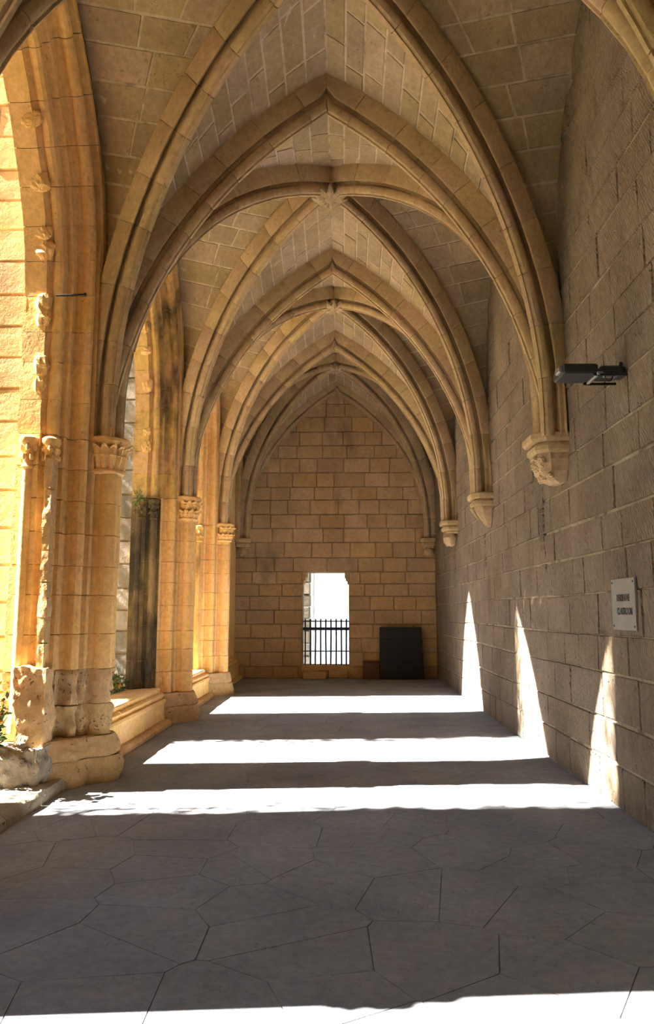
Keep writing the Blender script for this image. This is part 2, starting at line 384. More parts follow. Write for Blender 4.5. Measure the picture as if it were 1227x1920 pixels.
# ------------------------------------------------------------------ back of the walk behind the camera, outer walls, roof
obj('wall_back', *box(-3.2, XR+.7, -2.9, -2.5, -0.2, 8.4), 'right', kind='structure')
obj('roof', *box(-3.4, XR+.8, -2.9, 19.2, 8.35, 8.7), 'mortar_d', kind='structure')
obj('ground', *box(-45, -2.74, -30, 60, -0.6, -0.06), 'soil', kind='structure')
obj('sea', [(-40000, 60, -220), (40000, 60, -220), (40000, 60000, -220), (-40000, 60000, -220)], [(0, 1, 2, 3)], 'sea', kind='structure')

# ------------------------------------------------------------------ vault cells
for bi in range(len(YP)-1):
    ya, yb = YP[bi], YP[bi+1]; ym, half = (ya+yb)/2, (yb-ya)/2; b = half
    ce = thing('ceiling', loc=(XC, ym, 7.3), kind='structure')
    seen = bi >= 1
    for side in (-1, 1):
        xw = XR+0.02 if side > 0 else XS-0.26
        for end in (-1, 1):      # near / far half of the bay
            y0 = ya if end < 0 else yb
            D, cc, Rd = diag(half); Rg = Rd+0.35
            def dg(q, side=side, end=end):
                a0 = math.asin((4.4-ZD)/Rg); a1 = math.acos(cc/Rg); an = a0+(a1-a0)*q
                s_ = max(0.0, min(Rg*cos(an)-cc, D)); return Vector((XC+side*2.17*s_/D, ym+end*(half-.17)*s_/D, ZD+Rg*sin(an)))
            def fT(q, t, side=side, end=end, y0=y0):
                x, z = web_xz(q); return Vector((XC+side*min(x, AW), y0, z)).lerp(dg(q), t)
            def fL(q, t, side=side, end=end, y0=y0):
                d = dg(q); zz = zw_of(d.z); o = wall_off(zz, half)
                if q > 0.995: o = half
                return d.lerp(Vector((xw, y0-end*o, zz)), t)
            for nm, f, flp in (('transverse_cell', fT, side*end), ('lateral_cell', fL, side*end)):
                # mortar sheet a little behind the faces of the stones, then the stones course by course
                v, fc = sheet(lambda i, k: f(i, k), 14, 4, -flp)
                c = obj('mortar_bed', v, fc, 'mortar', ce)
                if not seen: continue
                if bi == 1 and end < 0 : continue
                qs = breaks(0.0 if nm[0] == 'l' else 0.12, 1.0, 1/17.0 if nm[0] == 't' else 1/14.0, 0.12)
                for q0, q1 in zip(qs[:-1], qs[1:]):
                    qm = (q0+q1)/2; ln = (Vector(f(qm, 1))-Vector(f(qm, 0))).length
                    if ln < 0.12: continue
                    ts = breaks(0, 1, 0.52/ln, 0.3, random.uniform(0.5, 1.1))
                    for t0, t1 in zip(ts[:-1], ts[1:]):
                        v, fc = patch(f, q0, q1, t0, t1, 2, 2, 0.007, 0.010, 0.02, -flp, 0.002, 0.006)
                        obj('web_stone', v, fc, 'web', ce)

# ------------------------------------------------------------------ ribs
HP = [(.018, -.012), (.018, .006), (.048, .014), (.066, .044), (.067, .084), (.050, .112), (.042, .165), (.052, .205), (.070, .205), (.082, .175), (.087, .145), (.105, .138), (.116, .155), (.116, .40)]
PROF = [(-w, h) for w, h in reversed(HP)]+HP
def rib(pfun, t0, t1, side, nvs, parent, mat='rib', prof=PROF, jitter=0.003, axis=None, org=None):
    """voussoirs along pfun(t)->(point, outward normal); side = horizontal vector across the rib; axis/org: mitre plane at the crown"""
    ts = breaks(t0, t1, (t1-t0)/nvs, 0.18); n = len(prof)
    def mit(q):
        if axis is not None:
            d = (q-org).dot(axis)
            if d < 0.0015: q = q-axis*(d-0.0015)
        return q
    for i in range(len(ts)-1):
        a, b = ts[i], ts[i+1]; g = 0.0006; e = 0.0016; vs, fs = [], []
        j = (random.uniform(-jitter, jitter), random.uniform(-jitter, jitter))
        rows = [(a+g, 0), (a+g+e, 1), ((a+b)/2, 1), (b-g-e, 1), (b-g, 0)]
        for t, k in rows:
            p, nr = pfun(t); sh = 1.0 if k else 0.975
            for (w, h) in prof:
                q = p+nr*(h+(0 if k else 0.005)+j[0])+side*(w*sh+j[1]); q = q+Vector((1, 1, 1))*nv(q, 9, 0.003); vs.append(tuple(mit(q)))
        for r in range(4):
            for m in range(n-1): fs.append((r*n+m, r*n+m+1, (r+1)*n+m+1, (r+1)*n+m))
        fs += [tuple(range(n)), tuple(range(5*n-1, 4*n-1, -1))]
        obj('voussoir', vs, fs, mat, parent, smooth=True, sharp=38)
    vs, fs = [], []; K = nvs*2
    for k in range(K+1):
        p, nr = pfun(t0+(t1-t0)*k/K)
        for (w, h) in prof: vs.append(tuple(mit(p+nr*(h*0.94+0.018)+side*(w*0.92))))
    for r in range(K):
        for m in range(n-1): fs.append((r*n+m, r*n+m+1, (r+1)*n+m+1, (r+1)*n+m))
    obj('mortar_core', vs, fs, 'mortar_d', parent)
ORD = {1: 'out-of-frame', 2: 'nearest', 3: 'second', 4: 'third'}
TL = {1: 'pointed stone rib arch crossing the walk just overhead of the viewpoint', 2: 'largest pointed rib arch crossing the whole walk, apex near the top of the picture',
      3: 'second pointed rib arch crossing the walk, between the leafy boss and the smaller far arches', 4: 'smallest and farthest free pointed rib arch crossing the walk before the end wall'}
for i in (1, 2, 3, 4):
    y = YP[i]; t = thing('transverse_arch', TL[i], 'arch', (XC, y, ZS), 'transverse rib arches')
    th0 = math.asin((ZS-ZC)/RT); th1 = math.acos(CT/(RT+.42))
    for s in (-1, 1):
        def pf(a, s=s): return Vector((XC+s*(RT*cos(a)-CT), y, ZC+RT*sin(a))), Vector((s*cos(a), 0, sin(a)))
        rib(pf, th0, th1, Vector((0, 1, 0)), 10, t, axis=Vector((s, 0, 0)), org=Vector((XC, y, 0)))
BN = {0: 'bay behind the viewpoint', 1: 'bay nearest the viewpoint', 2: 'bay behind the largest arch', 3: 'bay behind the second arch', 4: 'last bay before the end wall'}
for bi in (1, 2, 3, 4):
    ya, yb = YP[bi], YP[bi+1]; ym, half = (ya+yb)/2, (yb-ya)/2
    for side in (-1, 1):
        for end in (-1, 1):
            yc = ya if end < 0 else yb
            e = Vector((side*2.17, end*(half-.17), 0)).normalized(); D, c, Rd = diag(half)
            lab = 'diagonal rib, %s side, %s half of the %s' % ('arcade' if side < 0 else 'solid wall', 'near' if end < 0 else 'far', BN[bi])
            t = thing('diagonal_rib', lab, 'rib', (XC+side*2.24, yc, ZS), 'diagonal vault ribs')
            o = Vector((XC, ym, 0)); th0 = -(ZD-ZS)/Rd; th1 = math.acos((c+0.004)/Rd)
            def pf(a):
                if a < 0: return o+e*D+Vector((0, 0, ZD+a*Rd)), e.copy()
                return o+e*(Rd*cos(a)-c)+Vector((0, 0, ZD+Rd*sin(a))), e*cos(a)+Vector((0, 0, sin(a)))
            rib(pf, th0, th1, Vector((-e.y, e.x, 0)), 10, t)
    # leafy boss where the ribs meet
    bl = {1: 'carved boss above the frame where the nearest ribs cross', 2: 'leafy carved boss at the crossing nearest in view, under the largest arch',
          3: 'leafy carved boss at the second crossing, above the far arches', 4: 'small worn carved boss high against the end wall'}[bi]
    B = thing('vault_boss', bl, 'boss', (XC, ym, 7.12), 'carved vault bosses')
    obj('core', *lathe(XC, ym, [(0.12, 7.55), (0.14, 7.3), (0.17, 7.22), (0.15, 7.17), (0.07, 7.13), (0.02, 7.12)], 18, wob=0.02), 'web', B, smooth=True)
    for k in range(11):
        a = 2*pi*k/11+0.2; vs, fs = [], []
        for i in range(5):
            s = i/4; r = 0.06+0.19*s; wd = 0.055*sin(pi*(0.25+0.7*s)); z = 7.15-0.035*sin(pi*s)+0.03*s*s
            for m in (-1, 0, 1):
                vs.append((XC+r*cos(a)-m*wd*sin(a), ym+r*sin(a)+m*wd*cos(a), z-(0.018 if m == 0 else 0)+random.uniform(-.006, .006)))
        n0 = len(vs); vs += [(v[0], v[1], v[2]+0.05) for v in vs]
        for i in range(4):
            for m in (0, 1): fs.append((i*3+m, i*3+m+1, (i+1)*3+m+1, (i+1)*3+m))
        rim = [0, 1, 2, 5, 8, 11, 14, 13, 12, 9, 6, 3]
        for k2 in range(12): a2, b2 = rim[k2], rim[(k2+1) % 12]; fs.append((b2, a2, a2+n0, b2+n0))
        obj('leaf', vs, fs, 'web', B)
# wall rib against the end wall
t = thing('trim_1', loc=(XC, YE, ZS), kind='structure')
for s in (-1, 1):
    th0 = math.asin((ZS-ZC)/RT); th1 = math.acos(CT/RT)
    def pf(a, s=s): return Vector((XC+s*((RT+.1)*cos(a)-CT), YE-.02, ZC+(RT+.1)*sin(a))), Vector((s*cos(a), 0, sin(a)))
    rib(pf, th0, th1+.05, Vector((0, 1, 0)), 11, t, prof=[(w*0.8, h*0.8) for w, h in PROF], axis=Vector((s, 0, 0)), org=Vector((XC, YE, 0)))

# ------------------------------------------------------------------ carved corbels on the right wall and in the end corners
def corbel(x, y, dx, dy, label, kind, sc=1.0):
    """(dx,dy): direction out of the wall"""
    C = thing('corbel', label, 'corbel', (x, y, 2.95), 'rib corbels')
    tx, ty = -dy, dx
    def ring(w, d, z, ch=0.35):
        p = [(-w, 0), (-w, d*(1-ch)), (-w*(1-ch), d), (w*(1-ch), d), (w, d*(1-ch)), (w, 0)]
        return [(x+tx*a+dx*b, y+ty*a+dy*b, z) for a, b in p]
    def stack(prof, n=6, wob=0.0):
        vs, fs = [], []
        for w, d, z in prof: vs += [(p[0]+nv(p, 11, wob), p[1]+nv(p, 13, wob), p[2]+nv(p, 9, wob)) for p in ring(w*sc, d*sc, z)]
        for i in range(len(prof)-1):
            for k in range(n-1): fs.append((i*n+k, i*n+k+1, (i+1)*n+k+1, (i+1)*n+k))
        fs += [tuple(range(n-1, -1, -1)), tuple(range((len(prof)-1)*n, len(prof)*n))]
        if tx*dy-ty*dx > 0: fs = [tuple(reversed(q)) for q in fs]
        return vs, fs
    T = ZS+0.06
    obj('abacus', *stack([(.27, .34, T-.10), (.285, .36, T-.07), (.285, .36, T-.02), (.26, .33, T)]), 'rib', C)
    obj('roll_moulding', *stack([(.23, .29, T-.21), (.255, .32, T-.18), (.255, .32, T-.14), (.225, .28, T-.10)]), 'rib', C)
    if kind == 'block':
        obj('carved_bell', *stack([(.10, .12, T-.50), (.16, .20, T-.46), (.20, .26, T-.38), (.22, .28, T-.28), (.21, .27, T-.21)], wob=0.03), 'rib', C)
        for k in range(26):
            a = random.uniform(-.2, .2); z = random.uniform(T-.46, T-.22); dd = 0.20+0.09*min(1, (z-T+.5)/.2)
            obj('carved_leaf', *blob((x+tx*a+dx*(dd-abs(a)*.25), y+ty*a+dy*(dd-abs(a)*.25), z), 0.032, 4, .5, 9, (1, 1.6, .6)), 'rib', C)
    elif kind == 'shield':
        obj('tapered_shield', *stack([(.02, .05, T-.52), (.08, .12, T-.46), (.14, .19, T-.36), (.18, .24, T-.27), (.20, .27, T-.21)], wob=0.012), 'rib', C)
        obj('shield_ridge', *tube([(x+dx*.07, y+dy*.07, T-.50), (x+dx*.21, y+dy*.21, T-.36), (x+dx*.29, y+dy*.29, T-.22)], [.015, .02, .03]), 'rib', C)
    else:
        obj('carved_head', *blob((x+dx*.13, y+dy*.13, T-.34), 0.165*sc, 8, .25, 9, (1, 1, 1.1)), 'rib', C, smooth=True)
        obj('neck_ring', *stack([(.17, .21, T-.26), (.20, .25, T-.24), (.19, .24, T-.21)]), 'rib', C)
corbel(XR-.01, YP[2]+.12, -1, 0, 'moulded corbel with broken leaf carving below the nearest ribs on the solid wall', 'block')
corbel(XR-.01, YP[3], -1, 0, 'moulded corbel tapering to a shield, second along the solid wall', 'shield', 0.9)
corbel(XR-.01, YP[4]-.05, -1, 0, 'moulded corbel with a round carved head, third along the solid wall', 'head', 0.9)
corbel(XR-.17, YE-.005, 0, -1, 'small shaded corbel in the end corner above the black panel', 'head', 0.75)
corbel(-2.5, YE-.005, 0, -1, 'small corbel in the end corner beside the farthest pier', 'head', 0.75)
corbel(XR-.01, YP[1], -1, 0, 'moulded corbel on the solid wall just outside the picture', 'shield')

# ------------------------------------------------------------------ left arcade: piers
HALF = [(0, .030), (.04, .012), (.085, .020), (.120, .055), (.135, .100), (.125, .150), (.100, .185), (.100, .240), (.150, .235), (.165, .250), (.165, .290), (.180, .340), (.200, .340), (.215, .285), (.250, .270), (.285, .285), (.305, .320), (.300, .360),
        (.272, .400), (.280, .450), (.330, .465), (.375, .445), (.390, .465), (.390, .505), (.430, .525), (.455, .500), (.490, .505), (.510, .535), (.510, .575), (.490, .605), (.520, .635), (.550, .640), (.550, .700), (.550, .780), (.550, .860)]
BASE = [(0, -.06), (.10, -.05), (.19, .0), (.24, .08), (.28, .14), (.33, .17), (.40, .22), (.46, .28), (.50, .34), (.56, .38), (.62, .42), (.64, .50), (.64, .86)]
def full(half): return [(-u, v) for u, v in reversed(half[1:])]+list(half)
def ringz(plan, yc, z, grow=0.0, amp=0.006, s=4):
    out = []
    for u, v in plan:
        p = (XS-v, yc+u, z); w = nv(p, s, amp)+nv(p, s*3.1, amp*0.5)
        d = hypot(u, v-.55)+1e-6; out.append((XS-v-(v-.55)/d*(grow+w), yc+u+u/d*(grow+w), z))
    return out
def stackrings(rings, flip=False):
    n = len(rings[0]); vs = [p for r in rings for p in r]; fs = []
    for i in range(len(rings)-1):
        for k in range(n): fs.append((i*n+k, i*n+(k+1) % n, (i+1)*n+(k+1) % n, (i+1)*n+k))
    fs += [tuple(range(n-1, -1, -1)), tuple(range((len(rings)-1)*n, len(rings)*n))]
    return vs, fs
def densify(plan, step):
    out = []
    for a, b in zip(plan, plan[1:]+plan[:1]):
        k = max(1, int(hypot(b[0]-a[0], b[1]-a[1])/step))
        out += [(a[0]+(b[0]-a[0])*i/k, a[1]+(b[1]-a[1])*i/k) for i in range(k)]
    return out
def leafcap(parent, cx, cy, z0, z1, r0, r1, mat, nl, arc, tiers=1):
    """bell, leaves, astragal and abacus of a capital facing the gallery (arc = span of angles)"""
    cap = obj('capital', *lathe(cx, cy, [(r0*.98, z0), (r0*.98, z0+.06), (r0, (z0+z1)/2), (r1*0.90, z1-.07), (r1*.92, z1-.04)], 20, wob=0.008), mat, parent, smooth=True)
    obj('astragal', *lathe(cx, cy, [(r0, z0-.035), (r0+.022, z0-.025), (r0+.028, z0-.01), (r0+.02, z0+.008), (r0, z0+.012)], 20, wob=.003), mat, cap, smooth=True)
    obj('abacus', *lathe(cx, cy, [(r1*.9, z1-.07), (r1+.02, z1-.05), (r1+.045, z1-.025), (r1+.045, z1), (r1+.02, z1+.02), (r1, z1+.022)], 24, wob=.004), mat, cap, smooth=True)
    H = z1-.05-z0
    for tr_ in range(tiers):
        for k in range(nl):
            a = arc[0]+(arc[1]-arc[0])*(k+0.5*(tr_ % 2)+.25)/nl; vs, fs = [], []
            for i in range(6):
                s = i/5; z = z0+.01+H*(tr_+s*1.02)/tiers; rb = r0+(r1-r0)*((z-z0)/H)
                out = rb+.016+.042*s**2.5; wd = (0.25+0.75*sin(pi*min(1, s*.8+.08)))*pi*r0/nl*1.15
                if i == 5: z -= .03/tiers; out += .014
                for m in (-2, -1, 0, 1, 2):
                    zz = z-(abs(m)*.012 if i > 0 else 0); o2 = out+(0.014 if m == 0 else (-.006 if abs(m) == 1 else -.026))+random.uniform(-.005, .005)
                    an = a+m*.5*wd/out; vs.append((cx+o2*cos(an), cy+o2*sin(an), zz))
            for i in range(5):
                for m in range(4): fs.append((i*5+m, i*5+m+1, (i+1)*5+m+1, (i+1)*5+m))
            obj('carved_leaf', vs, fs, mat, cap, smooth=True, sharp=30)
            for m in (-1, 0, 1):
                an = a+m*.30*pi/nl; zc_ = z0+H*(tr_+(.98 if m == 0 else .62))/tiers-.022; rc = r0+(r1-r0)*((zc_-z0)/H)+(.060 if m == 0 else .030)
                obj('leaf_curl', *blob((cx+rc*cos(an), cy+rc*sin(an), zc_), .020 if m == 0 else .015, 4, .4, 9, (1, 1, .8)), mat, cap)
def pier(yc, label, idx, mat='pier', matn=None):
    P = thing('clustered_pier', label, 'pier', (XS-.4, yc, 0), 'clustered arcade piers')
    plan = full(HALF); base = full(BASE); matn = matn or mat
    amp = 0.006
    # plinth and moulded base
    bd = densify(base, 0.045)
    obj('plinth', *stackrings([ringz(bd, yc, z, g, .045, 5) for z, g in ((-.05, .03), (.02, .03), (.06, .035), (.10, .035), (.14, .035), (.18, .03), (.215, .025), (.232, .01))]), 'rough', P, smooth=True, sharp=35)
    obj('base_moulding', *stackrings([ringz(bd, yc, z, g, .035, 6) for z, g in ((.235, .0), (.255, .012), (.29, .014), (.32, .0), (.35, -.015), (.38, -.03), (.405, -.035), (.42, -.05))]), 'rough', P, smooth=True, sharp=35)
    zs = [.42]+breaks(.42, 1.05, .31, .15)[1:]+breaks(1.05, 3.30, .31, .18)[1:]
    for z0, z1 in zip(zs[:-1], zs[1:]):
        j = (random.uniform(-.003, .003), random.uniform(-.003, .003))
        if z1 < 1.1 and idx in (1, 2):
            pd = densify(plan, .035); K = 8
            rings = [ringz(pd, yc, z0+.002, -.03, .02, 6)]+[ringz(pd, yc, z0+.008+(z1-z0-.016)*k/K, -.012, .055, 8) for k in range(K+1)]+[ringz(pd, yc, z1-.002, -.03, .02, 6)]
            obj('eroded_course', *stackrings(rings), 'rough', P, smooth=True, sharp=60)
        else:
            rings = [ringz(plan, yc, z, g, amp) for z, g in ((z0+.001, -.012), (z0+.006, 0), ((z0+z1)/2, 0), (z1-.006, 0), (z1-.001, -.012))]
            rings = [[(p[0]+j[0], p[1]+j[1], p[2]) for p in r] for r in rings]
            obj('stone_course', *stackrings(rings), mat, P, smooth=True, sharp=30)
    leafcap(P, XS-.155, yc, 3.02, ZS, .150, .180, mat, 9, (-pi*.62, pi*.62), 2 if idx in (3, 4) else 1)
    for s in (-1, 1):
        for (u, v, r, zt) in ((.487, .545, .046, 3.0), (.545, .74, .046, 3.0)):
            m2 = matn if s < 0 else mat
            if idx == 3 and s < 0: m2 = 'black_stain'
            cx, cy = XS-v, yc+s*u
            c = obj('colonnette', *lathe(cx, cy, [(r*1.25, .50), (r*1.25, .62), (r*1.1, .66), (r, .70), (r, 1.8), (r, 2.4), (r, zt)], 14, wob=.005), m2, P, smooth=True, sharp=35)
            obj('colonnette_capital', *lathe(cx, cy, [(r, zt-.05), (r+.018, zt-.03), (r+.004, zt), (r+.008, zt+.08), (r+.02, zt+.16), (r+.035, zt+.20), (r+.045, zt+.215), (r+.045, zt+.25), (r+.02, zt+.27)], 14, wob=.006), m2, c, smooth=True, sharp=45)
            for k in range(6):
                a = 2*pi*k/6+.3
                for tt in (0, 1):
                    obj('carved_leaf', *blob((cx+(r+.02)*cos(a+tt*.5), cy+(r+.02)*sin(a+tt*.5), zt+.06+.09*tt), .026, 4, .4, 9, (1, 1, 1.4)), m2, c)
    if idx == 3:
        fp = [(-u-.012, v-.004) for u, v in HALF if u >= .385 or (u > .34 and v > .45)]+[(-.36, .86)]
        zz_ = breaks(.5, 3.28, .45, .2)
        for z0, z1 in zip(zz_[:-1], zz_[1:]):
            obj('stained_jamb_stone', *stackrings([ringz(fp, yc, z, g, .008) for z, g in ((z0+.001, -.008), (z0+.006, .0), ((z0+z1)/2, 0), (z1-.006, .0), (z1-.001, -.008))]), 'black_stain', P, smooth=True, sharp=30)
    # core above the capitals, behind the rib springers
    obj('springer_core', *box(XS-.86, XS-.245, yc-.2, yc+.2, 3.3, 8.3), mat, P)
PL = {1: 'clustered stone pier standing outside the picture beside the viewpoint', 2: 'largest clustered pier with leafy capital and eroded foot, nearest in the arcade',
      3: 'middle clustered pier streaked black by rain, with worn dark capital', 4: 'smallest and farthest clustered pier with two-tier leaf capital, beside the end wall'}
for i in (1, 2, 3, 4): pier(YL[i], PL[i], i, 'pier' if i != 3 else 'pier', 'pier_dark' if i > 2 else 'pier')
obj('wall_left', *merge(box(-3.14, XS-.25, -2.6, YP[0]+.4, -.1, 8.4), box(-3.14, XS-.40, YP[4]+.5, YE+.1, -.1, 8.4)), 'pier', kind='structure')

# ------------------------------------------------------------------ left arcade: moulded arches above the openings
AP = HALF[7:]                    # mouldings that carry on up into the arch
lam = [(u-.100)/(.55-.100) for u, v in AP]; lam = [min(1, max(0, l)) for l in lam]
AL = {(0, 1): 'near half of the arcade arch behind the viewpoint', (0, -1): 'moulded arch half behind the viewpoint springing from the wall',
      (1, 1): 'moulded arcade arch half with torn tracery rising from the largest pier toward the viewpoint', (1, -1): 'moulded arcade arch half rising from the pier outside the picture',
      (2, 1): 'moulded arcade arch half rising toward the viewpoint from the rain-streaked middle pier', (2, -1): 'moulded arcade arch half rising away from the largest pier',
      (3, 1): 'moulded arcade arch half rising toward the viewpoint from the farthest pier', (3, -1): 'moulded arcade arch half rising away from the middle pier',
      (4, 1): 'moulded arcade arch half meeting the end wall', (4, -1): 'moulded arcade arch half rising away from the farthest pier'}
for bi in range(0, 5):
    ya, yb = YL[bi], YL[bi+1]; half = (yb-ya)/2
    for end in (-1, 1):
        yc = ya if end < 0 else yb
        if bi == 0 and end < 0: yc = ya
        A = thing('arcade_arch', AL[(bi, end)], 'arch', (XS-.4, yc, 3.3), 'moulded arcade arches')
        def P3(k, q):
            u, v = AP[k]; l = lam[k]; za = 7.9-(.6 if bi not in (2, 3) else (.85 if bi == 2 else .5))*l; z = 3.3+(za-3.3)*q; z0 = 5.2-.6*l; p = 2.3-.4*l
            o = (half-u)*max(0., min(1., (z-z0)/(za-z0)))**p
            if q > .999: o = half-u
            x = XS-v; w = nv((x, yc+o, z), 5, .008)
            return (x+w, yc-end*(u+o-w), z)
        qs = breaks(0, 1, 1/12, .15); n = len(AP)
        mt = 'pier' if not (bi == 2 and end > 0) else 'pier_dark'
        if bi == 4 and end > 0: mt = 'end'
        for q0, q1 in zip(qs[:-1], qs[1:]):
            rows = [q0+.0005, (q0*2+q1)/3, (q0+2*q1)/3, q1-.0005]; vs = [P3(k, q) for q in rows for k in range(n)]; fs = []
            for r in range(3):
                for k in range(n-1): fs.append((r*n+k, r*n+k+1, (r+1)*n+k+1, (r+1)*n+k))
            # back of the stone, flush with the outer face
            if end < 0: fs = [tuple(reversed(q)) for q in fs]
            obj('arch_stone', vs, fs, mt, A, smooth=True, sharp=35)
        # spandrel wall between the arch and the outer face
        vs, fs = [], []
        K = 20
        for k in range(K+1):
            q = k/K; a = P3(n-1, q); b0 = P3(0, q); vs += [(XS-.84, a[1], a[2]), (XS-.84, yc, a[2]+.0), (XS-.30, b0[1]-end*-.02, b0[2]), (XS-.30, yc, b0[2])]
        for k in range(K):
            for m in ((0, 1), (2, 3)): fs.append((k*4+m[0], k*4+m[1], k*4+4+m[1], k*4+4+m[0]))
        vs += [(XS-.84, yc, 8.35), (XS-.84, yc-end*half, 8.35), (XS-.84, yc-end*half, 7.3)]; m0 = len(vs)-3
        fs.append((m0, m0+1, m0+2, K*4+1))
        obj('spandrel', vs, fs, 'mortar_d', A)
        if (bi, end) in ((1, 1), (2, 1), (3, 1), (2, -1), (3, -1)):
            for q in (.12, .17, .29, .33, .46, .50, .61, .73) if bi == 1 else (.2, .26, .45, .58, .66, .70, .77, .83, .89):
                a = P3(n-3, q); obj('tracery_stump', *blob((a[0]+.03, a[1]+end*.015, a[2]), random.uniform(.045, .075), 8, .4, 9, (1.3, .75, random.uniform(1.2, 2.4))), mt if bi != 2 else 'pier', A)

# ------------------------------------------------------------------ parapet walls between the piers
PRO = [(-2.46, -.05), (-2.46, .05), (-2.50, .08), (-2.565, .085), (-2.57, .30), (-2.555, .315), (-2.545, .345), (-2.56, .37), (-2.60, .375), (-2.60, .395), (-2.58, .405), (-2.575, .43), (-2.60, .45), (-2.635, .455), (-2.635, .50), (-2.65, .515), (-3.10, .50), (-3.12, -.05)]
for bi, lb in ((2, 'moulded stone parapet with sunlit coping between the largest and middle piers'), (3, 'moulded stone parapet with sunlit coping between the middle and farthest piers'), (4, 'moulded stone parapet beyond the farthest pier')):
    y0, y1 = YP[bi]+.5, YP[bi+1]-(.5 if bi < 4 else 0)
    Q = thing('parapet', lb, 'parapet', (-2.8, (y0+y1)/2, 0), 'low parapets under the arcade')
    def seg(name, pr, step, mat, amp, close):
        for a, b in zip(*(lambda l: (l[:-1], l[1:]))(breaks(y0, y1, step, .3))):
            K = 5; vs, fs = [], []; n = len(pr)
            for k in range(K+1):
                y = a+.004+(b-a-.008)*k/K; sh = .006 if k in (0, K) else 0
                for x, z in pr: vs.append((x-sh+nv((x, y, z), 5, amp), y, z-sh*.5+nv((y, z, x), 6, amp*.7)))
            for k in range(K):
                for m in range(n-1): fs.append((k*n+m, (k+1)*n+m, (k+1)*n+m+1, k*n+m+1))
            fs += [tuple(range(n)), tuple(range((K+1)*n-1, K*n-1, -1))]
            obj(name, vs, fs, mat, Q, smooth=True, sharp=32)
    seg('bench_plinth', PRO[:4], .9, 'rough', .014, 0)
    seg('face_stone', PRO[3:5]+[(-3.1, .30), (-3.1, .085)], .55, 'pier', .008, 0)
    seg('moulded_course', PRO[4:9]+[(-3.1, .375), (-3.1, .30)], .95, 'pier', .006, 0)
    seg('coping', PRO[8:17]+[(-3.1, .38)], 1.1, 'pier', .012, 0)

# ------------------------------------------------------------------ kerb and eroded block at the open bay
K = thing('kerb', 'low worn stone kerb along the open bay at the lower left', 'kerb', (-2.75, 5, 0))
for a, b in zip(*(lambda l: (l[:-1], l[1:]))(breaks(1.4, 7.0, .8, .3))):
    vs, fs = [], []; pr = [(-2.52, -.03), (-2.525, .06), (-2.56, .095), (-2.75, .105), (-3.3, .10), (-3.35, -.05)]; n = len(pr)
    for k in range(7):
        y = a+.006+(b-a-.012)*k/6
        for x, z in pr: vs.append((x+nv((x, y, z), 3.5, .035), y, z+nv((y, x, z), 4, .02)))
    for k in range(6):
        for m in range(n-1): fs.append((k*n+m, (k+1)*n+m, (k+1)*n+m+1, k*n+m+1))
    fs += [tuple(range(n)), tuple(range(7*n-1, 6*n-1, -1))]
    obj('kerb_stone', vs, fs, 'kerb', K, smooth=True, sharp=45)
def rough_block(x0, x1, y0, y1, z0, z1, amp, N=9, rnd=.12):
    vs, fs = [], []; idx = {}
    def add(a, b, c):
        key = (a, b, c)
        if key not in idx:
            p = Vector((a/N*2-1, b/N*2-1, c/N*2-1)); m = max(abs(p.x), abs(p.y), abs(p.z)); s = p.normalized()*1.25; p = p*(1-rnd*2)+s*rnd*2
            q = Vector(((x0+x1)/2+p.x*(x1-x0)/2, (y0+y1)/2+p.y*(y1-y0)/2, (z0+z1)/2+p.z*(z1-z0)/2))
            d = noise.noise(q*3.5)*amp+noise.noise(q*11)*amp*.5+noise.noise(q*26)*amp*.3
            q += p.normalized()*d; idx[key] = len(vs); vs.append(tuple(q))
        return idx[key]
    for i in range(N):
        for j in range(N):
            for f in (((i, j, 0), (i, j+1, 0), (i+1, j+1, 0), (i+1, j, 0)), ((i, j, N), (i+1, j, N), (i+1, j+1, N), (i, j+1, N)), ((i, 0, j), (i+1, 0, j), (i+1, 0, j+1), (i, 0, j+1)),
                      ((i, N, j), (i, N, j+1), (i+1, N, j+1), (i+1, N, j)), ((0, i, j), (0, i, j+1), (0, i+1, j+1), (0, i+1, j)), ((N, i, j), (N, i+1, j), (N, i+1, j+1), (N, i, j+1))):
                fs.append(tuple(add(*p) for p in f))
    return vs, fs
obj('plinth_block', *rough_block(-3.12, -2.66, 6.62, 7.2, -.05, .42, .08, 20), 'kerb', None, True, 60, 'rounded eroded stone block at the foot of the largest pier', 'stone block')
bj = thing('broken_jamb', 'rough torn jamb edge of the lost tracery on the largest pier, above the eroded block', 'jamb', (-2.84, 6.88, .4))
obj('stump', *rough_block(-2.98, -2.70, 6.80, 7.0, .36, 1.10, .055, 18, .05), 'rough', bj, True, 60)
zz = breaks(1.04, 3.05, .30, .2)
for c0, c1 in zip(zz[:-1], zz[1:]): obj('torn_stone', *rough_block(-2.83, -2.76, 6.86, 6.97, c0+.002, c1-.002, .022, 10, .02), 'rough', bj, True, 60)
